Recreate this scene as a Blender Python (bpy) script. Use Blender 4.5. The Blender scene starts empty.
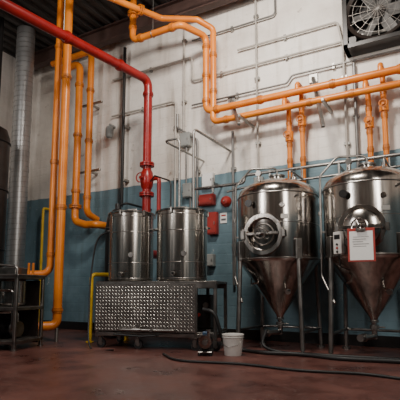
import bpy, bmesh, math, random
from mathutils import Vector, Matrix
random.seed(4)
V=Vector
# ---------------------------------------------------------------- materials
def newmat(name):
    m=bpy.data.materials.new(name); m.use_nodes=True
    nt=m.node_tree; b=nt.nodes['Principled BSDF']; return m,nt,b
def paint(name,col,rough=.45,metal=0.0,var=.25,scale=6,bump=.05,grime=None):
    m,nt,b=newmat(name)
    tc=nt.nodes.new('ShaderNodeTexCoord'); n=nt.nodes.new('ShaderNodeTexNoise')
    n.inputs['Scale'].default_value=scale; n.inputs['Detail'].default_value=6
    nt.links.new(tc.outputs['Object'],n.inputs['Vector'])
    r=nt.nodes.new('ShaderNodeValToRGB'); r.color_ramp.elements[0].position=.32; r.color_ramp.elements[1].position=.68
    g=grime or tuple(c*(1-var) for c in col)
    r.color_ramp.elements[0].color=(*g,1); r.color_ramp.elements[1].color=(*col,1)
    nt.links.new(n.outputs['Fac'],r.inputs['Fac']); nt.links.new(r.outputs['Color'],b.inputs['Base Color'])
    b.inputs['Roughness'].default_value=rough; b.inputs['Metallic'].default_value=metal
    if bump:
        bp=nt.nodes.new('ShaderNodeBump'); bp.inputs['Strength'].default_value=bump; bp.inputs['Distance'].default_value=.02
        nt.links.new(n.outputs['Fac'],bp.inputs['Height']); nt.links.new(bp.outputs['Normal'],b.inputs['Normal'])
    return m
def steel(name,col,rough=.2,var=.12,stretch=(14,14,.6),dark=.6):
    m,nt,b=newmat(name)
    tc=nt.nodes.new('ShaderNodeTexCoord'); mp=nt.nodes.new('ShaderNodeMapping'); mp.inputs['Scale'].default_value=stretch
    n=nt.nodes.new('ShaderNodeTexNoise'); n.inputs['Scale'].default_value=1.5; n.inputs['Detail'].default_value=5
    nt.links.new(tc.outputs['Object'],mp.inputs['Vector']); nt.links.new(mp.outputs['Vector'],n.inputs['Vector'])
    mr=nt.nodes.new('ShaderNodeMapRange'); mr.inputs['To Min'].default_value=rough-var*.6; mr.inputs['To Max'].default_value=rough+var
    nt.links.new(n.outputs['Fac'],mr.inputs['Value']); nt.links.new(mr.outputs['Result'],b.inputs['Roughness'])
    r=nt.nodes.new('ShaderNodeValToRGB'); r.color_ramp.elements[0].position=.3; r.color_ramp.elements[1].position=.7
    r.color_ramp.elements[0].color=(*[c*dark for c in col],1); r.color_ramp.elements[1].color=(*col,1)
    nt.links.new(n.outputs['Fac'],r.inputs['Fac']); nt.links.new(r.outputs['Color'],b.inputs['Base Color'])
    bp=nt.nodes.new('ShaderNodeBump'); bp.inputs['Strength'].default_value=.12; bp.inputs['Distance'].default_value=.01
    nt.links.new(n.outputs['Fac'],bp.inputs['Height']); nt.links.new(bp.outputs['Normal'],b.inputs['Normal'])
    b.inputs['Metallic'].default_value=1.0
    return m
def wallmat():
    m,nt,b=newmat('painted_masonry')
    N=nt.nodes.new; L=nt.links.new
    geo=N('ShaderNodeNewGeometry'); sep=N('ShaderNodeSeparateXYZ'); L(geo.outputs['Position'],sep.inputs[0])
    n1=N('ShaderNodeTexNoise'); n1.inputs['Scale'].default_value=.9; n1.inputs['Detail'].default_value=8; n1.inputs['Roughness'].default_value=.6; L(geo.outputs['Position'],n1.inputs['Vector'])
    mp=N('ShaderNodeMapping'); mp.inputs['Scale'].default_value=(5,5,.5); L(geo.outputs['Position'],mp.inputs['Vector'])
    n2=N('ShaderNodeTexNoise'); n2.inputs['Scale'].default_value=1.2; n2.inputs['Detail'].default_value=6; L(mp.outputs['Vector'],n2.inputs['Vector'])
    n4=N('ShaderNodeTexNoise'); n4.inputs['Scale'].default_value=3.2; n4.inputs['Detail'].default_value=10; n4.inputs['Roughness'].default_value=.72; L(geo.outputs['Position'],n4.inputs['Vector'])
    def ramp(src,p0,c0,p1,c1):
        r=N('ShaderNodeValToRGB'); r.color_ramp.elements[0].position=p0; r.color_ramp.elements[1].position=p1
        r.color_ramp.elements[0].color=(*c0,1); r.color_ramp.elements[1].color=(*c1,1); L(src,r.inputs['Fac']); return r
    w=ramp(n1.outputs['Fac'],.35,(.62,.57,.52),.6,(.84,.80,.75))
    bl=ramp(n1.outputs['Fac'],.35,(.09,.155,.19),.62,(.165,.265,.315))
    ad=N('ShaderNodeMath'); ad.operation='MULTIPLY_ADD'; ad.inputs[1].default_value=.05; L(n2.outputs['Fac'],ad.inputs[0]); L(sep.outputs['Z'],ad.inputs[2])
    gt=N('ShaderNodeMath'); gt.operation='GREATER_THAN'; gt.inputs[1].default_value=3.22; L(ad.outputs[0],gt.inputs[0])
    fl=ramp(n4.outputs['Fac'],.63,(0,0,0),.67,(1,1,1))
    bx=N('ShaderNodeMix'); bx.data_type='RGBA'; L(fl.outputs['Color'],bx.inputs['Factor']); L(bl.outputs['Color'],bx.inputs['A']); bx.inputs['B'].default_value=(.34,.37,.37,1)
    fw=ramp(n4.outputs['Fac'],.30,(.45,.40,.35),.39,(1,1,1))
    wx=N('ShaderNodeMix'); wx.data_type='RGBA'; wx.blend_type='MULTIPLY'; wx.inputs['Factor'].default_value=1; L(w.outputs['Color'],wx.inputs['A']); L(fw.outputs['Color'],wx.inputs['B'])
    mx=N('ShaderNodeMix'); mx.data_type='RGBA'; L(gt.outputs[0],mx.inputs['Factor']); L(bx.outputs['Result'],mx.inputs['A']); L(wx.outputs['Result'],mx.inputs['B'])
    st=ramp(n2.outputs['Fac'],.28,(.50,.46,.41),.46,(1,1,1))
    mu=N('ShaderNodeMix'); mu.data_type='RGBA'; mu.blend_type='MULTIPLY'; mu.inputs['Factor'].default_value=.55
    L(mx.outputs['Result'],mu.inputs['A']); L(st.outputs['Color'],mu.inputs['B']); L(mu.outputs['Result'],b.inputs['Base Color'])
    cmb=N('ShaderNodeCombineXYZ'); ax=N('ShaderNodeMath'); ax.operation='ADD'; L(sep.outputs['X'],ax.inputs[0]); L(sep.outputs['Y'],ax.inputs[1])
    L(ax.outputs[0],cmb.inputs[0]); L(sep.outputs['Z'],cmb.inputs[1])
    br=N('ShaderNodeTexBrick'); br.inputs['Scale'].default_value=1.0; br.inputs['Brick Width'].default_value=.4; br.inputs['Row Height'].default_value=.2; br.inputs['Mortar Size'].default_value=.014
    br.inputs['Color1'].default_value=(1,1,1,1);br.inputs['Color2'].default_value=(.9,.9,.9,1);br.inputs['Mortar'].default_value=(0,0,0,1)
    L(cmb.outputs[0],br.inputs['Vector'])
    bp=N('ShaderNodeBump'); bp.inputs['Strength'].default_value=.5; bp.inputs['Distance'].default_value=.012; L(br.outputs['Color'],bp.inputs['Height'])
    bp2=N('ShaderNodeBump'); bp2.inputs['Strength'].default_value=.35; bp2.inputs['Distance'].default_value=.03; L(n4.outputs['Fac'],bp2.inputs['Height']); L(bp.outputs['Normal'],bp2.inputs['Normal'])
    L(bp2.outputs['Normal'],b.inputs['Normal']); b.inputs['Roughness'].default_value=.6
    return m
def floormat():
    m,nt,b=newmat('painted_concrete_floor'); N=nt.nodes.new; L=nt.links.new
    geo=N('ShaderNodeNewGeometry'); n=N('ShaderNodeTexNoise'); n.inputs['Scale'].default_value=1.3; n.inputs['Detail'].default_value=9; n.inputs['Roughness'].default_value=.68
    L(geo.outputs['Position'],n.inputs['Vector'])
    r=N('ShaderNodeValToRGB'); r.color_ramp.elements[0].position=.35; r.color_ramp.elements[1].position=.68
    r.color_ramp.elements[0].color=(.065,.024,.020,1); r.color_ramp.elements[1].color=(.175,.07,.056,1); L(n.outputs['Fac'],r.inputs['Fac']); L(r.outputs['Color'],b.inputs['Base Color'])
    mr=N('ShaderNodeMapRange'); mr.inputs['From Min'].default_value=.3; mr.inputs['From Max'].default_value=.7; mr.inputs['To Min'].default_value=.20; mr.inputs['To Max'].default_value=.55; L(n.outputs['Fac'],mr.inputs['Value']); L(mr.outputs['Result'],b.inputs['Roughness'])
    n3=N('ShaderNodeTexNoise'); n3.inputs['Scale'].default_value=14; L(geo.outputs['Position'],n3.inputs['Vector'])
    bp=N('ShaderNodeBump'); bp.inputs['Strength'].default_value=.22; bp.inputs['Distance'].default_value=.008; L(n3.outputs['Fac'],bp.inputs['Height']); L(bp.outputs['Normal'],b.inputs['Normal'])
    return m
WALL=wallmat(); FLOOR=floormat()
DECK=paint('ceiling_deck_paint',(.05,.045,.042),.7,0,.4,2)
BEAM=paint('beam_paint',(.09,.05,.042),.6,0,.4,3)
ORANGE=paint('orange_pipe_paint',(.84,.255,.018),.33,0,.3,2.5,.03,(.62,.16,.012))
ORANGED=paint('orange_coupling_paint',(.60,.17,.014),.4,0,.35,8)
RED=paint('red_pipe_paint',(.34,.012,.012),.32,0,.4,4)
REDB=paint('red_box_paint',(.36,.025,.018),.45,0,.25,5)
YEL=paint('yellow_paint',(.80,.50,.01),.45,0,.3,5)
GALV=steel('galvanised_steel',(.42,.41,.39),.42,.1,(3,3,3))
DUCTM=paint('duct_sheet',(.50,.50,.50),.36,.65,.2,3)
COND=paint('conduit_grey',(.20,.195,.19),.45,.4,.35,6)
CONDW=paint('conduit_painted',(.44,.41,.37),.5,.0,.3,5)
SS=steel('polished_stainless',(.60,.56,.52),.17,.10,(10,10,.5),.5)
SS2=steel('kettle_stainless',(.66,.62,.57),.20,.12,(18,18,.5),.5)
SSD=steel('dull_stainless',(.36,.34,.32),.34,.1,(4,4,4))
PLATE=steel('checker_plate_metal',(.34,.32,.30),.36,.08,(3,3,3))
TREAD=steel('tread_metal',(.56,.53,.50),.32,.06,(3,3,3),.8)
BLACK=paint('black_rubber',(.014,.014,.015),.5,0,.3,8)
BLKM=paint('black_enamel',(.020,.018,.018),.35,.2,.4,6)
DARKB=paint('dark_brown_enamel',(.035,.026,.022),.4,.3,.4,6)
WHITEP=paint('white_plastic',(.66,.64,.61),.4,0,.1,8)
PAPER=paint('paper',(.84,.83,.81),.8,0,.04,20,0)
CLIP=paint('red_clipboard',(.38,.04,.03),.5,0,.1,10)
INK=paint('printed_ink',(.12,.12,.13),.8,0,.1,10,0)
GREY=paint('grey_enclosure',(.30,.31,.30),.45,0,.2,5)
BLUEM=paint('motor_blue',(.05,.10,.18),.4,0,.2,8)
# ---------------------------------------------------------------- builder
def fillet(pts,br,n=6):
    pts=[V(p) for p in pts]
    if br<=0 or len(pts)<3: return pts
    out=[pts[0]]
    for i in range(1,len(pts)-1):
        a,p,b=pts[i-1],pts[i],pts[i+1]
        d1=(a-p).normalized(); d2=(b-p).normalized(); ang=d1.angle(d2)
        if ang>math.pi-.02: out.append(p); continue
        cut=min(br/math.tan(ang/2),(a-p).length*.49,(b-p).length*.49)
        s=p+d1*cut; e=p+d2*cut
        r=cut*math.tan(ang/2); bis=(d1+d2).normalized(); c=p+bis*(r/math.sin(ang/2))
        vs=(s-c).normalized(); ve=(e-c).normalized(); tot=vs.angle(ve); ax=vs.cross(ve).normalized()
        for k in range(n+1):
            out.append(c+(Matrix.Rotation(tot*k/n,3,ax)@vs)*r)
    out.append(pts[-1]); return out
def smoothpath(pts,n=8):
    pts=[V(p) for p in pts]; P=[pts[0]*2-pts[1]]+pts+[pts[-1]*2-pts[-2]]; out=[]
    for i in range(1,len(P)-2):
        for k in range(n):
            t=k/n; a,b,c,d=P[i-1],P[i],P[i+1],P[i+2]
            out.append(.5*((2*b)+(c-a)*t+(2*a-5*b+4*c-d)*t*t+(3*b-a-3*c+d)*t**3))
    out.append(pts[-1]); return out
class B:
    def __init__(s,name,loc=(0,0,0),rz=0):
        s.name=name; s.M=Matrix.Translation(loc)@Matrix.Rotation(rz,4,'Z'); s.v=[];s.f=[];s.fm=[];s.mats=[]
    def _add(s,vs,fs,mat):
        if mat not in s.mats: s.mats.append(mat)
        k=len(s.v); mi=s.mats.index(mat); s.v+= [V(q) for q in vs]
        for f in fs: s.f.append([k+i for i in f]); s.fm.append(mi)
    def sweep(s,pts,r,mat,seg=14):
        pts=[V(p) for p in pts]; n=len(pts); rs=r if isinstance(r,(list,tuple)) else [r]*n
        T=[]
        for i in range(n):
            a=pts[max(i-1,0)]; b=pts[min(i+1,n-1)]; T.append((b-a).normalized())
        up=V((0,0,1)) if abs(T[0].z)<.9 else V((1,0,0)); N=(up-T[0]*up.dot(T[0])).normalized()
        vs=[];fs=[]
        for i in range(n):
            N=(N-T[i]*N.dot(T[i])).normalized(); Bn=T[i].cross(N)
            for k in range(seg):
                a=2*math.pi*k/seg; vs.append(pts[i]+(N*math.cos(a)+Bn*math.sin(a))*rs[i])
        for i in range(n-1):
            for k in range(seg):
                k2=(k+1)%seg; fs.append((i*seg+k,i*seg+k2,(i+1)*seg+k2,(i+1)*seg+k))
        fs.append(tuple(range(seg-1,-1,-1))); fs.append(tuple((n-1)*seg+k for k in range(seg)))
        s._add(vs,fs,mat)
    def tube(s,pts,r,mat,br=0,seg=14): s.sweep(fillet(pts,br),r,mat,seg)
    def hose(s,pts,r,mat,seg=12): s.sweep(smoothpath(pts),r,mat,seg)
    def cyl(s,a,b,r,mat,seg=24,r2=None): s.sweep([a,b],[r,r if r2 is None else r2],mat,seg)
    def rev(s,prof,mat,seg=64,o=(0,0,0),axis=(0,0,1)):
        q=V((0,0,1)).rotation_difference(V(axis)); o=V(o); vs=[];fs=[]
        for (r,z) in prof:
            for k in range(seg):
                a=2*math.pi*k/seg; vs.append(o+q@V((max(r,1e-4)*math.cos(a),max(r,1e-4)*math.sin(a),z)))
        for i in range(len(prof)-1):
            for k in range(seg):
                k2=(k+1)%seg; fs.append((i*seg+k,i*seg+k2,(i+1)*seg+k2,(i+1)*seg+k))
        s._add(vs,fs,mat)
    def torus(s,o,R,r,mat,axis=(0,0,1),seg=48,sr=8):
        prof=[(R+r*math.cos(2*math.pi*k/sr),r*math.sin(2*math.pi*k/sr)) for k in range(sr+1)]
        s.rev(prof,mat,seg,o,axis)
    def box(s,c,size,mat,rot=None,bev=.006):
        bm=bmesh.new(); bmesh.ops.create_cube(bm,size=1)
        for v in bm.verts: v.co=V((v.co.x*size[0],v.co.y*size[1],v.co.z*size[2]))
        bw=min(bev,min(size)*.3)
        if bw>0: bmesh.ops.bevel(bm,geom=bm.edges[:],offset=bw,segments=1,affect='EDGES')
        R=rot or Matrix.Identity(3); bm.verts.index_update()
        vs=[R@v.co+V(c) for v in bm.verts]; fs=[[v.index for v in f.verts] for f in bm.faces]; bm.free()
        s._add(vs,fs,mat)
    def done(s):
        me=bpy.data.meshes.new(s.name); me.from_pydata([tuple(v) for v in s.v],[],s.f)
        for m in s.mats: me.materials.append(m)
        for p,mi in zip(me.polygons,s.fm): p.material_index=mi; p.use_smooth=True
        me.update()
        bm=bmesh.new(); bm.from_mesh(me); bmesh.ops.recalc_face_normals(bm,faces=bm.faces[:]); bm.to_mesh(me); bm.free()
        me.set_sharp_from_angle(angle=math.radians(32))
        o=bpy.data.objects.new(s.name,me); o.matrix_world=s.M; bpy.context.scene.collection.objects.link(o); return o
    def coup(s,p,d,r,mat,w=.09):
        d=V(d).normalized(); p=V(p); s.cyl(p-d*w/2,p+d*w/2,r*1.16,mat,20)
        s.cyl(p-d*w*.18,p+d*w*.18,r*1.28,mat,20)
    def flange(s,p,d,r,mat):
        d=V(d).normalized(); p=V(p); s.cyl(p-d*.035,p-d*.006,r*1.7,mat,24); s.cyl(p+d*.006,p+d*.035,r*1.7,mat,24)
        u=d.orthogonal().normalized()
        for k in range(8):
            w=Matrix.Rotation(k*math.pi/4,3,d)@u*r*1.45; s.cyl(p+w-d*.05,p+w+d*.05,.010,mat,6)
# ---------------------------------------------------------------- room
XL,XR,YB,YF,H=-9.7,3.2,7.8,-4.0,6.95
def simplebox(name,c,size,mat):
    b=B(name,c); b.box((0,0,0),size,mat,bev=0); return b.done()
simplebox('floor',((XL+XR)/2,(YB+YF)/2,-.1),(XR-XL+.6,YB-YF+.6,.2),FLOOR)
simplebox('wall_back',((XL+XR)/2,YB+.15,H/2),(XR-XL+.6,.3,H),WALL)
simplebox('wall_left',(XL-.15,(YB+YF)/2,H/2),(.3,YB-YF,H),WALL)
simplebox('wall_right',(XR+.15,(YB+YF)/2,H/2),(.3,YB-YF,H),WALL)
simplebox('wall_front',((XL+XR)/2,YF-.15,H/2),(XR-XL+.6,.3,H),WALL)
simplebox('baseboard_back',((XL+XR)/2,YB-.012,.09),(XR-XL,.024,.18),BLKM)
c=B('ceiling',(0,0,H)); vs=[];fs=[]; x=XL-.3; prof=[]
while x<XR+.3:
    prof+=[(x,0),(x+.10,0),(x+.13,.07),(x+.23,.07)]; x+=.26
for (px,pz) in prof: vs+=[(px,YF-.3,pz),(px,YB+.3,pz)]
for i in range(len(prof)-1): fs.append((2*i,2*i+1,2*i+3,2*i+2))
c._add(vs,fs,DECK); c.box(((XL+XR)/2,(YB+YF)/2,.16),(XR-XL+.6,YB-YF+.6,.1),DECK,bev=0); c.done()
for i,yy in enumerate((7.45,5.2,2.2)):
    b=B('ceiling_beam',((XL+XR)/2,yy,H-.2)); Lx=XR-XL
    b.box((0,0,.17),(Lx,.2,.03),BEAM); b.box((0,0,-.17),(Lx,.2,.03),BEAM); b.box((0,0,0),(Lx,.02,.34),BEAM); b.done()
# ---------------------------------------------------------------- fermenters
def fermenter(loc,opened):
    b=B('fermentation_tank',loc); R=.64
    b.rev([(.045,.46),(.06,.52),(R-.03,1.32),(R-.008,1.345),(R,1.38),(R,2.36),(R-.008,2.41),(R-.04,2.48),(R-.12,2.545),(R-.25,2.61),(.2,2.665),(.0,2.68)],SS,96)
    for z in (1.375,2.36): b.torus((0,0,z),R+.001,.010,SSD,seg=96)
    b.torus((0,0,1.9),R-.002,.005,SSD,seg=96)
    for sx in(-1,1):
        for sy in(-1,1):
            b.tube([(sx*.455,sy*.455,1.62),(sx*.50,sy*.50,.05)],.034,SSD,seg=16)
            b.cyl((sx*.50,sy*.50,.0),(sx*.50,sy*.50,.03),.065,SSD,20)
            b.cyl((sx*.50,sy*.50,.03),(sx*.50,sy*.50,.12),.02,SSD,12)
            b.box((sx*.45,sy*.45,1.5),(.10,.10,.30),SSD,Matrix.Rotation(math.atan2(sy,sx),3,'Z'))
    for z in (.30,):
        for a,c2 in (((-.49,-.49),(-.49,.49)),((-.49,.49),(.49,.49)),((.49,.49),(.49,-.49))):
            b.cyl((*a,z),(*c2,z),.02,SSD,12)
    mz=1.72; ax=(0,-1,0)
    b.rev([(.255,.48),(.255,.66),(.305,.66),(.312,.675),(.305,.69),(.25,.69),(.235,.675),(.235,.60)],SS,64,(0,0,mz),ax)
    if opened:
        b.rev([(.0,.60),(.236,.60)],BLKM,48,(0,0,mz),ax)  # black disc painted in for the shaded inside of the open manway
        b.torus((0,-.645,mz),.155,.010,SSD,ax)
        b.box((0,-.70,mz+.01),(.50,.03,.045),SS)
        b.cyl((0,-.60,mz),(0,-.80,mz),.018,SS,12)
        b.torus((0,-.79,mz),.075,.011,SSD,ax,32)
        for k in range(3):
            a=k*2.094; b.cyl((0,-.79,mz),(.075*math.cos(a),-.79,mz+.075*math.sin(a)),.008,SSD,8)
        b.box((-.31,-.69,mz),(.06,.07,.14),SSD)
    else:
        b.rev([(.0,.745),(.1,.74),(.18,.72),(.235,.69),(.24,.66)],SS,64,(0,0,mz),ax)
        b.box((0,-.765,mz),(.56,.035,.05),SS)
        b.cyl((0,-.70,mz),(0,-.86,mz),.018,SS,12)
        b.torus((0,-.845,mz),.10,.012,SS,ax,32)
        for k in range(4):
            a=k*math.pi/2+.4; b.cyl((0,-.845,mz),(.1*math.cos(a),-.845,mz+.1*math.sin(a)),.009,SS,8)
    for sx in(-1,1): b.box((sx*.32,-.655,mz),(.05,.08,.10),SSD)
    b.cyl((-.32,-.68,mz-.09),(-.32,-.68,mz+.09),.014,SSD,12)
    b.cyl((0,0,2.65),(0,0,2.75),.10,SS); b.cyl((0,0,2.725),(0,0,2.75),.125,SSD)
    b.tube([(0,0,2.73),(0,0,2.88),(-.40,-.14,2.88),(-.64,-.22,2.60),(-.655,-.23,1.1),(-.42,-.50,.72)],.017,SSD,.10)
    for z in(2.0,1.45): b.cyl((-.653,-.228,z),(-.653,-.228,z+.05),.028,SSD)
    b.box((-.62,-.215,1.75),(.06,.03,.03),SSD)
    b.tube([(.25,-.1,2.59),(.25,-.1,2.79),(.25,.5,2.79)],.016,SSD,.05)
    b.cyl((.2,.25,2.57),(.2,.25,2.75),.05,SS); b.cyl((.2,.25,2.75),(.2,.25,2.81),.03,SSD)
    b.cyl((-.2,-.3,2.56),(-.2,-.3,2.72),.024,SS); b.cyl((-.2,-.27,2.74),(-.2,-.33,2.74),.045,SSD)
    b.cyl((-.22,-.56,2.20),(-.22,-.66,2.20),.018,SS,12); b.cyl((-.22,-.66,2.20),(-.22,-.69,2.20),.055,BLKM,24)
    b.cyl((.28,-.56,2.15),(.28,-.61,2.15),.035,SS,20)
    b.box((.30,-.575,1.98),(.11,.012,.07),SSD,Matrix.Rotation(math.radians(27),3,'Z'))
    b.cyl((.18,-.25,.92),(.27,-.40,.88),.024,SS,16); b.cyl((.27,-.40,.88),(.275,-.408,.878),.042,SSD,20); b.box((.30,-.44,.90),(.02,.12,.03),SSD)
    b.cyl((-.20,-.26,1.02),(-.29,-.40,1.0),.016,SS,12); b.box((-.30,-.42,1.04),(.02,.02,.09),BLKM)
    b.cyl((0,0,.50),(0,0,.22),.04,SS,20); b.cyl((0,0,.45),(0,0,.475),.062,SSD,24); b.cyl((0,0,.36),(0,0,.41),.062,SSD,24)
    b.tube([(0,0,.26),(0,-.12,.26),(-.12,-.38,.26)],.034,SSD,.06); b.cyl((-.08,-.30,.26),(-.10,-.335,.26),.056,SSD,24)
    b.box((.07,-.03,.385),(.16,.025,.02),SSD)
    b.cyl((-.12,-.38,.26),(-.125,-.40,.26),.05,SSD,24)
    for z in(1.5,2.3): b.cyl((R*.70-.02,-R*.70+.02,z),(R*.78,-R*.78,z),.018,SSD,12)
    if not opened:
        Q=Matrix.Rotation(math.radians(-24),3,'Z'); o=V((-.30,-.70,-.19+1.72))
        def q(x,y,z): return o+Q@V((x,y,z))
        b.box(q(0,0,0),(.13,.06,.30),WHITEP,Q); b.box(q(0,-.032,.08),(.09,.004,.06),BLKM,Q)
        for k in range(3): b.cyl(q(0,-.03,-.02-.05*k),q(0,-.045,-.02-.05*k),.014,REDB if k==1 else BLKM,12)
        b.tube([q(0,0,-.15),q(0,.02,-.32),q(.08,.12,-.36)],.008,BLACK,.05,8); b.box(q(0,.07,0),(.05,.10,.05),SSD,Q)
    return b.done()
T1=(-2.42,6.85,0); T2=(-1.03,6.85,0)
fermenter(T1,True); fermenter(T2,False)
b=B('glycol_line'); GY=7.42
b.tube([(-4.35,GY,2.85),(-3.25,GY,2.85),(-3.25,GY,2.99),(.4,GY,2.99)],.028,SSD,.08)
b.tube([(-3.6,GY,2.72),(-3.3,GY,2.76),(.4,GY,2.82)],.02,SSD)
for x0 in(-2.17,-.78): b.tube([(x0,7.35,2.79),(x0,GY,2.79),(x0,GY,2.99)],.016,SSD,.03)
for x0 in(-3.9,-2.75,-1.55,0): b.box((x0,(GY+7.79)/2,2.93),(.04,7.79-GY,.04),GALV); b.box((x0,GY,2.88),(.04,.04,.3),GALV)
b.done()
b=B('clipboard',(T2[0]+.03,T2[1]-.93,1.47),math.radians(4))
rx=Matrix.Rotation(math.radians(-4),3,'X')
b.box((0,0,0),(.33,.01,.43),CLIP,rx); b.box((0,-.0075,-.01),(.28,.003,.37),PAPER,rx,0); b.box((0,-.014,.19),(.12,.02,.04),SSD,rx)
for k in range(9): b.box((-.02*(k%3),-.0105,.10-.03*k),(.19-.03*(k%3),.001,.005),INK,rx,0)
b.tube([(-.05,.0,.21),(0,.07,.30),(.05,.0,.21)],.003,BLACK,seg=6)
b.done()
# ---------------------------------------------------------------- kettle cart
CA=math.radians(15); b=B('kettle_cart',(-4.17,6.17,0),CA)
L2,D2,TZ=.99,.42,1.04
b.box((0,0,TZ-.02),(2*L2,2*D2,.04),SSD)
for sy in(-1,1): b.box((0,sy*(D2-.02),TZ-.07),(2*L2-.02,.04,.08),SSD)
for sx in(-L2+.03,.66,L2-.03):
    for sy in(-1,1):
        b.box((sx,sy*(D2-.03),.60),(.05,.05,.86),SSD)
for sy in(-1,1): b.box((0,sy*(D2-.03),.22),(2*L2-.04,.05,.06),SSD)
for sx in(-1,1): b.box((sx*(L2-.03),0,.22),(.05,2*D2-.08,.06),SSD)
b.box((0,0,.26),(2*L2-.08,2*D2-.08,.02),PLATE)
px0,px1,pz0,pz1=-L2,.665,.27,1.0
b.box(((px0+px1)/2,-D2-.004,(pz0+pz1)/2),(px1-px0,.008,pz1-pz0),PLATE)
b.box((-L2-.004,0,(pz0+pz1)/2),(.008,2*D2,pz1-pz0),PLATE)
step=.054; z=pz0+.03; row=0
while z<pz1-.02:
    x=px0+.03+(step/2 if row%2 else 0); j=0
    while x<px1-.02:
        a=math.radians(45 if row%2 else -45); dx,dz=math.cos(a)*.020,math.sin(a)*.020; nx,nz=-math.sin(a)*.0055,math.cos(a)*.0055
        y=-D2-.008
        b._add([(x-dx,y,z-dz),(x+nx,y,z+nz),(x+dx,y,z+dz),(x-nx,y,z-nz),(x-.3*dx,y-.0035,z-.3*dz),(x+.3*dx,y-.0035,z+.3*dz)],
               [(0,1,4),(1,5,4),(1,2,5),(2,3,5),(3,4,5),(3,0,4)],TREAD)
        x+=step; j+=1
    z+=step*.5; row+=1
for sx in(-.93,-.3,.62,.93):
    for sy in(-1,1):
        if sx==-.3 and sy==1: continue
        cx,cy=sx,sy*(D2-.06)
        b.box((cx,cy,.185),(.10,.10,.012),SSD); b.cyl((cx,cy,.13),(cx,cy,.185),.02,SSD,12)
        for q in(-1,1): b.box((cx+.02,cy+q*.028,.11),(.06,.006,.10),SSD)
        b.cyl((cx+.03,cy-.02,.07),(cx+.03,cy+.02,.07),.07,BLACK,28); b.cyl((cx+.03,cy-.024,.07),(cx+.03,cy+.024,.07),.03,SSD,16)
b.tube([(-.55,-D2-.02,.30),(-.55,-D2-.09,.30),(.35,-D2-.09,.30),(.35,-D2-.02,.30)],.02,SSD,.04)
b.box((-.22,-D2-.09,.35),(.03,.05,.06),SSD); b.box((-.16,-D2-.09,.38),(.18,.03,.012),SS)
b.cyl((-.30,-D2-.09,.30),(-.18,-D2-.09,.30),.036,SSD,16)
b.cyl((.02,-D2-.09,.30),(.02,-D2-.18,.30),.022,SSD,12)
b.tube([(-.66,-D2-.02,.22),(-.2,-D2-.05,.20),(.1,-D2-.05,.22)],.014,BLACK,.05,8)
b.done()
b=B('transfer_pump',(-3.12,5.70,0),math.radians(25))
b.box((0,0,.05),(.20,.34,.02),SSD)
for sx in(-1,1):
    for sy in(-1,1): b.cyl((sx*.08,sy*.14,0),(sx*.08,sy*.14,.05),.018,BLACK,12)
b.box((0,.05,.09),(.10,.16,.06),BLKM)
b.cyl((0,.14,.19),(0,-.06,.19),.085,BLKM,28)
for k in range(8): b.torus((0,.12-.02*k,.19),.086,.004,BLKM,(0,1,0),28,6)
b.cyl((0,-.06,.19),(0,-.11,.19),.06,ORANGED,20); b.cyl((0,-.11,.19),(0,-.16,.19),.09,SS,28)
b.cyl((0,-.16,.19),(0,-.21,.19),.026,SS,16); b.cyl((0,-.20,.19),(0,-.215,.19),.04,SSD,16); b.cyl((.05,-.135,.19),(.05,-.135,.36),.022,SS,14); b.cyl((.05,-.135,.34),(.05,-.135,.36),.036,SSD,16)
b.box((0,.05,.29),(.09,.10,.05),BLUEM)
b.done()
b=B('burner_box',(-3.50,6.38,.27),CA); b.box((0,.0,.30),(.26,.36,.52),BLKM); b.cyl((.06,-.18,.4),(.06,-.23,.4),.045,SSD); b.cyl((-.06,-.18,.25),(-.06,-.22,.25),.03,REDB); b.box((0,.0,.02),(.3,.4,.03),BLKM); b.done()
# ---------------------------------------------------------------- kettles
def kettle(loc,R,rz):
    b=B('brew_kettle',loc,rz); Hh=1.13
    b.rev([(0,0),(R-.03,0),(R,.03),(R,Hh-.02),(R+.012,Hh-.01),(R+.014,Hh),(R+.004,Hh+.008),(R-.01,Hh)],SS2,80)
    b.rev([(R+.016,Hh-.005),(R+.018,Hh+.015),(R-.01,Hh+.025),(R*.8,Hh+.04),(R*.4,Hh+.05),(0,Hh+.055)],SS2,80)
    for z in(.05,.30,.80,Hh-.07): b.torus((0,0,z),R+.001,.005,SSD,seg=80,sr=6)
    for a in(-2.2,-1.25,-.3): 
        rot=Matrix.Rotation(a,3,'Z'); b.box(rot@V((R+.003,0,Hh/2)),(.008,.03,Hh-.1),SS2,rot,.002)
    for a in(math.pi,0.0):
        rot=Matrix.Rotation(a,3,'Z')
        pts=[rot@V(p) for p in((R-.005,-.08,.86),(R+.045,-.08,.86),(R+.045,.08,.86),(R-.005,.08,.86))]
        b.tube(pts,.011,SSD,.02,10)
    b.tube([(-.08,0,Hh+.05),(-.08,0,Hh+.10),(.08,0,Hh+.10),(.08,0,Hh+.05)],.009,SSD,.02,10)
    for k in range(6):
        rot=Matrix.Rotation(k*math.pi/3+.4,3,'Z'); b.box(rot@V((R+.022,0,Hh-.015)),(.02,.035,.09),SSD,rot)
    b.cyl((0,-R+.01,.12),(0,-R-.10,.12),.02,SS,14); b.cyl((0,-R-.05,.12),(0,-R-.08,.12),.034,SSD,16); b.box((.05,-R-.065,.16),(.12,.02,.012),BLKM)
    b.cyl((.16,-R+.05,.42),(.16,-R-.02,.42),.014,SSD,12); b.cyl((.16,-R-.02,.42),(.16,-R-.04,.42),.04,SSD,24)
    return b.done()
kettle((-4.72,6.02,1.04),.37,CA); kettle((-3.86,6.25,1.04),.41,CA)
b=B('kettle_vent_pipe')
b.tube([(-3.70,6.35,2.22),(-3.70,6.35,3.62),(-3.70,7.79,3.62)],.022,GALV,.10)
b.tube([(-3.98,6.35,2.22),(-3.98,6.35,3.50),(-4.3,6.35,3.50),(-4.3,7.79,3.5)],.020,GALV,.10)
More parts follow.
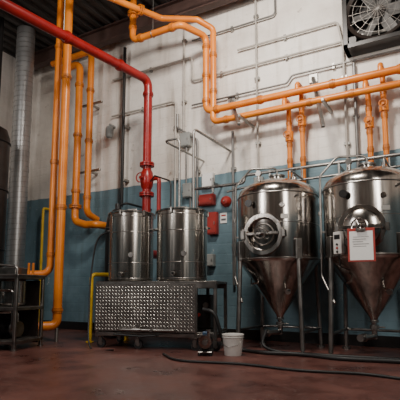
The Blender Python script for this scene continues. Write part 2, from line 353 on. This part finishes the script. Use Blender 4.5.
b.tube([(-4.12,6.30,2.21),(-4.12,6.30,2.75),(-4.6,6.5,2.95),(-4.98,6.90,2.98)],.014,BLACK,.12)
b.coup((-3.70,6.35,2.7),(0,0,1),.022,GALV); b.coup((-3.98,6.35,2.6),(0,0,1),.020,GALV)
b.done()
# ---------------------------------------------------------------- orange pipes
def rod(b,p,r,top=H): b.cyl((p[0],p[1],p[2]+r),(p[0],p[1],top),.008,GALV,8); b.torus(p,r+.008,.008,GALV,(1,0,0),24,6)
b=B('orange_process_pipe'); r=.066
b.tube([(-5.40,6.8,6.9),(-5.40,6.8,5.92),(-4.25,6.8,5.92),(-4.03,7.4,5.92),(-4.03,7.4,4.36),(.9,7.4,4.36)],r,ORANGE,.13)
for p,d in (((-5.4,6.8,6.2),(0,0,1)),((-5.2,6.8,5.92),(1,0,0)),((-4.45,6.8,5.92),(1,0,0)),((-4.03,7.4,5.7),(0,0,1)),((-4.03,7.4,5.1),(0,0,1)),((-4.03,7.4,4.58),(0,0,1)),((-3.8,7.4,4.36),(1,0,0)),((-2.9,7.4,4.36),(1,0,0)),((-1.6,7.4,4.36),(1,0,0)),((-.55,7.4,4.36),(1,0,0))): b.coup(p,d,r,ORANGED)
b.flange((-5.4,6.8,6.5),(0,0,1),r,ORANGED)
rod(b,(-4.9,6.8,5.92),r)
b.done()
b=B('orange_process_pipe'); r=.060
b.tube([(-5.9,4.6,6.3),(-4.80,6.95,6.3),(-4.12,7.2,6.2),(-3.88,7.42,6.05),(-3.88,7.42,4.80),(-3.88,7.40,4.12),(.9,7.40,4.12)],r,ORANGE,.11)
for p,d in (((-3.88,7.42,5.5),(0,0,1)),((-3.88,7.42,4.75),(0,0,1)),((-3.6,7.4,4.12),(1,0,0)),((-2.0,7.4,4.12),(1,0,0)),((-1.3,7.4,4.12),(1,0,0))): b.coup(p,d,r,ORANGED)
b.flange((-5.0,6.52,6.3),(.42,.9,0),r,ORANGED)
rod(b,(-5.45,5.56,6.3),r)
b.done()
for i,x0 in enumerate((-2.45,-2.21,-1.08,-.84)):
    b=B('orange_drop_pipe',(x0,7.64,0)); r=.045; zt=4.12 if i%2==0 else 4.36
    b.tube([(0,-.24,zt),(0,-.24,zt+.16),(0,0,zt+.16),(0,0,1.5),(0,.15,1.5)],r,ORANGE,.06)
    b.coup((0,-.0,zt-.22),(0,0,1),r,ORANGED); b.cyl((0,-.0,zt-.55),(0,-.0,zt-.38),.075,ORANGE,20); b.coup((0,-.0,zt-.62),(0,0,1),r,ORANGED)
    b.cyl((0,-.0,zt-.46),(0,-.14,zt-.46),.02,ORANGED,12); b.torus((0,-.14,zt-.46),.06,.009,ORANGED,(0,1,0),24,6)
    b.coup((0,-.0,3.2),(0,0,1),r,ORANGED)
    b.done()
b=B('orange_riser_pipe'); r=.078
b.tube([(-6.17,5.8,6.94),(-6.17,5.8,.28),(-6.42,5.36,.28)],r,ORANGE,.12); b.coup((-6.17,5.8,.55),(0,0,1),r,ORANGED); b.coup((-6.17,5.8,2.4),(0,0,1),r,ORANGED); b.coup((-6.17,5.8,4.9),(0,0,1),r,ORANGED)
b.flange((-6.38,5.43,.28),(-.5,-.87,0),r,ORANGED); b.cyl((-6.17,5.8,0),(-6.17,5.8,.24),.03,GALV)
b.done()
b=B('orange_riser_pipe'); r=.064
b.tube([(-6.45,5.85,6.94),(-6.45,5.85,1.20),(-6.78,5.42,1.18),(-7.0,5.3,1.18)],r,ORANGE,.16); b.coup((-6.45,5.85,1.55),(0,0,1),r,ORANGED); b.coup((-6.45,5.85,3.3),(0,0,1),r,ORANGED); b.coup((-6.45,5.85,5.6),(0,0,1),r,ORANGED)
b.done()
b=B('orange_loop_pipe'); r=.082
b.tube([(-7.9,7.25,6.12),(-7.28,7.25,6.12),(-7.28,7.25,2.42),(-6.95,7.25,2.32),(-6.70,7.30,2.32),(-6.68,7.69,2.32)],r,ORANGE,.16)
b.tube([(-8.3,7.35,6.42),(-7.03,7.35,6.42),(-7.03,7.35,5.9),(-7.03,7.35,2.60),(-7.03,7.69,2.50)],r*.9,ORANGE,.18)
for z in(5.6,4.4,3.1): b.coup((-7.28,7.25,z),(0,0,1),r,ORANGED); b.coup((-7.03,7.35,z-.15),(0,0,1),r*.9,ORANGED)
b.flange((-7.28,7.25,2.75),(0,0,1),r,ORANGED)
for z in(3.6,5.2): b.box((-7.15,7.50,z),(.7,.05,.05),GALV); b.box((-7.15,7.64,z),(.05,.28,.05),GALV)
b.done()
b=B('red_sprinkler_pipe'); r=.085
b.tube([(-5.85,1.9,5.10),(-5.14,7.0,5.10),(-5.14,7.0,1.6),(-5.14,7.79,1.6)],r,RED,.15)
d=V((.71,5.1,0)).normalized()
for t in(.35,.62,.85): b.coup(V((-5.85,1.9,5.10)).lerp(V((-5.14,7.0,5.10)),t),d,r,RED)
b.coup((-5.14,7,4.80),(0,0,1),r,RED); b.flange((-5.14,7,3.35),(0,0,1),r,RED); b.flange((-5.14,7,2.75),(0,0,1),r,RED)
b.rev([(r,-.2),(r*1.35,-.14),(r*1.6,0),(r*1.35,.14),(r,.2)],RED,32,(-5.14,7,3.05))
b.tube([(-5.14,7.0,3.05),(-4.85,7.0,3.05),(-4.85,7.0,2.4)],.04,RED,.06); b.cyl((-5.14,7,3.05),(-5.14,6.78,3.05),.03,RED,14); b.torus((-5.14,6.78,3.05),.09,.012,RED,(0,1,0),28,6)
rod(b,(-5.42,5.0,5.10),r)
b.done()
# ---------------------------------------------------------------- yellow pipes
b=B('yellow_guard_rail'); b.tube([(-5.62,6.05,0),(-5.62,6.05,1.18),(-5.25,6.60,1.18),(-5.25,6.60,0)],.036,YEL,.08)
for p in((-5.62,6.05),(-5.25,6.60)): b.cyl((*p,0),(*p,.015),.07,YEL)
b.done()
b=B('yellow_gas_pipe'); b.tube([(-8.7,7.6,0),(-8.7,7.6,2.9),(-8.7,7.79,2.9)],.032,YEL,.05); b.coup((-8.7,7.6,1.6),(0,0,1),.032,YEL); b.done()
# ---------------------------------------------------------------- duct
b=B('spiral_duct',(-8.38,6.6,0)); r=.20
b.cyl((0,0,.0),(0,0,6.94),r,DUCTM,40)
for z in(1.2,2.4,3.6,4.8,6.0): b.cyl((0,0,z-.04),(0,0,z+.04),r+.008,DUCTM,40)
hel=[(r*math.cos(t*.5),r*math.sin(t*.5),.02+t*.0093) for t in range(0,735)]
b.sweep(hel,.008,GALV,5)
b.done()
# ---------------------------------------------------------------- left equipment
b=B('pressure_vessel',(-8.12,5.68,0)); r=.36
b.rev([(0,.55),(.15,.56),(.28,.62),(r,.78),(r,4.0),(.30,4.18),(.15,4.27),(0,4.3)],DARKB,56)
for z in(.82,1.7,2.9,3.9): b.torus((0,0,z),r+.004,.018,BLKM,seg=56)
for k in range(4):
    a=k*math.pi/2+.7; b.cyl((.3*math.cos(a),.3*math.sin(a),0),(.3*math.cos(a),.3*math.sin(a),.85),.035,BLKM)
b.tube([(0,0,4.28),(0,0,4.7),(-.3,.3,4.7),(-.3,.3,6.9)],.05,BLKM,.1); b.cyl((.1,-.34,2.2),(.12,-.44,2.2),.06,SSD)
b.tube([(.30,-.20,3.2),(.43,-.28,3.2),(.43,-.28,.05)],.022,SSD,.06)
b.done()
b=B('pump_skid',(-6.47,4.77,0),CA); l2,d2=.65,.36
for sx in(-1,0,1):
    for sy in(-1,1): b.box((sx*(l2-.025),sy*(d2-.025),.56),(.05,.05,1.12),SSD); b.cyl((sx*(l2-.025),sy*(d2-.025),0),(sx*(l2-.025),sy*(d2-.025),.02),.05,SSD)
for z in(.12,.62,1.10):
    for sy in(-1,1): b.box((0,sy*(d2-.025),z),(2*l2,.05,.05),SSD)
    for sx in(-1,1): b.box((sx*(l2-.025),0,z),(.05,2*d2,.05),SSD)
b.box((0,0,.15),(2*l2-.1,2*d2-.1,.015),SSD); b.box((0,0,.64),(2*l2-.1,2*d2-.1,.015),SSD); b.box((0,0,1.13),(2*l2+.04,2*d2+.04,.03),SSD)
b.box((0,d2-.06,.56),(2*l2-.1,.012,1.0),DARKB); b.box((-l2+.05,0,.56),(.012,2*d2-.1,1.0),DARKB)
b.rev([(0,.66),(.18,.67),(.2,.70),(.2,1.04),(.17,1.08),(0,1.09)],SS,40,(.36,-.06,0)); b.rev([(0,.66),(.18,.67),(.2,.70),(.2,1.04),(.17,1.08),(0,1.09)],SS,40,(-.25,-.06,0))
b.cyl((.05,-.05,.30),(.40,-.05,.30),.10,BLKM,28); b.cyl((.40,-.05,.30),(.50,-.05,.30),.12,SSD,28)
for k in range(10): b.torus((.08+.03*k,-.05,.30),.102,.004,BLKM,(1,0,0),28,6)
b.tube([(.46,-.05,.40),(.46,-.05,.56),(.2,-.25,.56),(-.4,-.25,.56),(-.4,-.25,.2)],.025,SS,.06)
b.tube([(-.5,-.30,.9),(.55,-.30,.9),(.55,-.30,.3)],.02,SS,.05); b.tube([(.62,-.33,1.12),(.62,-.33,1.26),(.2,-.33,1.30),(-.5,-.33,1.30),(-.5,-.33,1.12)],.018,SSD,.06)
b.box((.15,-.355,.40),(.40,.03,.34),GREY); b.cyl((.08,-.38,.46),(.08,-.36,.46),.035,BLKM); b.cyl((.25,-.38,.46),(.25,-.36,.46),.035,REDB)
b.cyl((.18,-.38,.82),(.18,-.33,.82),.05,SSD); b.cyl((-.15,-.38,.82),(-.15,-.33,.82),.05,BLKM)
b.box((.25,.05,1.20),(.34,.30,.12),SSD); b.cyl((-.25,0,1.14),(-.25,0,1.26),.13,SSD)
for x0 in(.5,.58): b.cyl((x0,.12,1.14),(x0,.12,1.34),.02,ORANGED,12)
b.done()
b=B('carbon_filter_tank',(-5.80,6.95,0)); b.rev([(0,0),(.22,0),(.24,.04),(.24,2.15),(.20,2.38),(.10,2.50),(.0,2.52)],BLKM,48); b.cyl((0,0,2.5),(0,0,2.62),.06,BLKM); b.tube([(0,0,2.58),(.2,0,2.62),(.2,.84,2.62)],.022,BLACK,.05); b.torus((0,0,2.12),.242,.01,SSD); b.done()
# ---------------------------------------------------------------- electrical services
def conduit(name,pts,r=.02,m=CONDW,br=.08):
    b=B(name); b.tube(pts,r,m,br,10)
    for a,c2 in zip(pts,pts[1:]):
        a,c2=V(a),V(c2); n=int((c2-a).length/1.1)
        for k in range(n):
            p=a.lerp(c2,(k+.5)/n); 
            if p.y>7.4: b.box((p.x,(p.y+7.79)/2,p.z),(.05 if abs((c2-a).x)>.1 else .10,7.79-p.y,.10 if abs((c2-a).x)>.1 else .05),GALV,bev=.003)
    return b.done()
W=7.73
E='electrical_conduit'
conduit(E,[(-6.7,W,5.78),(-4.55,W,5.78),(-4.55,W,5.25),(.9,W,5.25)],.022)
conduit(E,[(-4.75,W,6.9),(-4.75,W,4.16)],.022)
conduit(E,[(-6.7,W,4.9),(-4.95,W,4.9),(-4.95,W,1.5)],.02)
conduit(E,[(-4.42,W,1.3),(-4.42,W,3.95),(-4.9,W,4.3),(-4.9,W,4.6)],.025,COND)
conduit(E,[(-4.68,W,3.84),(-4.68,W,3.08)],.018,COND)
conduit(E,[(-4.58,W,2.76),(-4.58,W,1.2)],.018,COND)
conduit(E,[(-3.62,W,4.0),(-3.62,W,1.0)],.028,COND)
conduit(E,[(-3.10,W,6.9),(-3.10,W,3.03)],.02)
conduit(E,[(-3.5,W,5.65),(-1.55,W,5.65),(-1.47,W,5.2),(-1.47,W,2.8)],.02)
conduit(E,[(-4.55,W,4.72),(-2.5,W,4.72),(-2.4,W,4.85),(.6,W,4.85)],.018,COND)
conduit(E,[(-4.55,W,6.15),(-2.7,W,6.15),(-2.7,W,6.9)],.018,COND)
conduit(E,[(-6.25,7.6,6.4),(-6.25,7.6,2.7)],.035,BLKM)
conduit(E,[(-1.25,W,6.9),(-1.25,W,6.25)],.03,COND); conduit(E,[(-1.30,W,4.8),(-1.30,W,2.9)],.03,COND)
conduit('ceiling_conduit',[(-4.6,6.9,6.62),(-2.6,6.9,6.62),(.5,6.6,6.62)],.022,COND)
def enclosure(name,x,z,w,h,mat,dp=.12,doorm=None):
    b=B(name,(x,7.8-dp/2-.001,z)); b.box((0,0,0),(w,dp,h),mat,bev=.01); b.box((0,-dp/2-.006,0),(w*.86,.012,h*.88),doorm or mat,bev=.004)
    b.box((w*.33,-dp/2-.018,0),(.02,.016,h*.14),SSD); 
    for s in(-1,1): b.cyl((-w*.43,-dp/2-.01,s*h*.3),(-w*.43,-dp/2-.01,s*h*.3+.04),.01,SSD,8)
    return b.done()
enclosure('red_fire_alarm_box',-4.20,2.68,.34,.22,REDB)
enclosure('red_control_box',-4.07,2.20,.20,.44,REDB)
enclosure('white_junction_box',-4.18,3.08,.26,.30,WHITEP,.09,PAPER)
enclosure('grey_disconnect_switch',-4.64,2.92,.20,.30,GREY)
enclosure('grey_outlet_box',-4.12,1.48,.16,.24,GREY)
enclosure('grey_junction_box',-3.10,2.9,.18,.22,GREY,.08)
enclosure('breaker_panel',-4.70,4.0,.24,.30,GREY)
b=B('notice_sign',(-3.86,7.79,2.30)); b.box((0,0,0),(.14,.01,.20),PAPER,bev=0); b.box((0,-.006,.05),(.10,.002,.03),REDB,bev=0); b.box((0,-.006,-.03),(.10,.002,.04),INK,bev=0); b.done()
b=B('fire_bell',(-3.80,7.8,2.62)); b.rev([(0,.11),(.06,.10),(.10,.06),(.11,.02),(.11,0)],REDB,32,(0,0,0),(0,-1,0)); b.cyl((0,-.1,0),(0,-.13,0),.012,SSD); b.done()
for (a,c2) in (((-3.66,7.75,4.65),(-3.20,7.1,3.85)),((-2.02,7.75,4.72),(-1.72,7.15,3.55)),((-.4,7.75,4.7),(-.2,7.2,3.9))):
    b=B('pipe_support_strut'); a,c2=V(a),V(c2)
    q=(c2-a).to_track_quat('Z','Y').to_matrix(); b.box((a+c2)/2,(.06,.06,(c2-a).length),GALV,q,.008); b.box(a+V((0,.03,0)),(.16,.03,.16),GALV)
    b.box((c2.x,(c2.y+7.78)/2,4.02),(.05,7.78-c2.y,.05),GALV); b.done()
b=B('exhaust_fan',(-.84,7.62,5.52)); s2=.57
for sx in(-1,1): b.box((sx*(s2-.04),0,0),(.08,.34,2*s2),BLKM); b.box((0,0,sx*(s2-.04)),(2*s2,.34,.08),BLKM)
b.box((0,.15,0),(2*s2-.1,.02,2*s2-.1),BLKM)
b.rev([(.44,-.10),(.46,.14),(.52,.17),(.53,.15),(.48,.12),(.46,-.10)],DARKB,64,(0,0,0),(0,-1,0))
for sx in(-1,1):
    for sz in(-1,1): b.box((sx*.46,-.12,sz*.46),(.2,.02,.2),BLKM)
b.cyl((0,.1,0),(0,-.10,0),.10,DARKB,28); b.cyl((0,.14,0),(0,.02,0),.14,BLKM,28)
for k in range(6):
    b.box(Matrix.Rotation(k*math.pi/3,3,'Y')@V((.26,-.02,0)),(.34,.012,.19),COND,Matrix.Rotation(k*math.pi/3,3,'Y')@Matrix.Rotation(math.radians(32),3,'X'))
for q in(.16,.28,.40): b.torus((0,-.16,0),q,.004,SSD,(0,-1,0),48,6)
for k in range(8):
    a=k*math.pi/8; b.cyl((-.47*math.cos(a),-.165,-.47*math.sin(a)),(.47*math.cos(a),-.165,.47*math.sin(a)),.004,SSD,6)
b.done()
b=B('duct_support_bar',(-2.3,7.2,6.6)); b.box((0,0,0),(1.6,.1,.1),BEAM); b.cyl((-.6,0,0),(-.6,0,.34),.012,GALV,8); b.cyl((.6,0,0),(.6,0,.34),.012,GALV,8); b.done()
b=B('bulkhead_lamp',(-6.65,7.68,4.55)); b.cyl((0,.11,.1),(0,-.08,.1),.03,GREY); b.rev([(0,.06),(.07,.05),(.09,0),(.09,-.14),(.07,-.2),(0,-.22)],GREY,28,(0,-.08,0)); b.done()
# ---------------------------------------------------------------- bucket & hoses
b=B('white_bucket',(-2.76,5.84,0))
b.rev([(0,.0),(.115,.0),(.12,.01),(.145,.27),(.155,.275),(.155,.29),(.148,.292),(.14,.285),(.115,.02),(0,.018)],WHITEP,48)
b.torus((0,0,.25),.149,.005,WHITEP); b.tube([(-.15,0,.26),(-.13,-.09,.16),(0,-.16,.12),(.13,-.09,.16),(.15,0,.26)],.003,SSD,.05,6); b.done()
b=B('floor_hose'); b.hose([(-3.28,5.92,.62),(-3.08,5.90,.55),(-2.98,6.02,.16),(-2.78,6.20,.03),(-2.35,6.10,.03),(-1.9,6.18,.03),(-1.3,6.05,.03),(-.6,6.15,.03),(.3,6.0,.03)],.028,BLACK); b.done()
b=B('floor_hose'); b.hose([(-2.50,6.45,.30),(-2.45,6.20,.12),(-2.2,6.25,.03),(-1.7,6.24,.03),(-1.2,6.28,.03),(-.2,6.4,.03),(.6,6.4,.03)],.022,BLACK); b.done()
b=B('floor_hose'); b.hose([(-3.6,5.35,.018),(-3.1,4.98,.018),(-2.3,5.1,.018),(-1.56,5.02,.018),(-.9,5.14,.018),(-.3,5.02,.018),(.6,5.1,.018)],.016,BLACK); b.done()
b=B('kettle_hose'); b.hose([(-5.08,5.86,1.9),(-5.28,5.80,1.75),(-5.35,5.75,1.2),(-5.25,5.62,.6),(-5.0,5.40,.014),(-4.5,5.35,.014)],.014,BLACK); b.done()
# ---------------------------------------------------------------- lights
def area(name,loc,tgt,sx,sy,e,col):
    l=bpy.data.lights.new(name,'AREA'); l.shape='RECTANGLE'; l.size=sx; l.size_y=sy; l.energy=e; l.color=col
    o=bpy.data.objects.new(name,l); o.location=loc; o.rotation_euler=(V(tgt)-V(loc)).to_track_quat('-Z','Y').to_euler(); bpy.context.scene.collection.objects.link(o)
area('high_bay_light',(-2.3,4.2,6.4),(-2.6,7.8,3.9),1.0,.5,280,(1,.92,.82))
area('added_strip_light',(2.2,1.5,4.4),(-2.3,7.5,3.2),.7,3.0,150,(1,.94,.86))  # added tall area lamp for streak reflections in the steel; no window here
area('added_strip_light',(-5.2,.2,4.8),(-4.6,7.0,3.4),.6,3.0,150,(1,.96,.92))  # left-hand counterpart, also added for vertical streaks on the metal
w=bpy.data.worlds.new('World'); bpy.context.scene.world=w; w.use_nodes=True
w.node_tree.nodes['Background'].inputs[0].default_value=(1,.9,.8,1); w.node_tree.nodes['Background'].inputs[1].default_value=.05
# ---------------------------------------------------------------- camera
cd=bpy.data.cameras.new('camera'); cd.sensor_width=36; cd.lens=40.5; cd.shift_y=.0875
co=bpy.data.objects.new('camera',cd); co.location=(0,0,.9); co.rotation_euler=(math.radians(97),0,math.radians(29.4))
bpy.context.scene.collection.objects.link(co); bpy.context.scene.camera=co
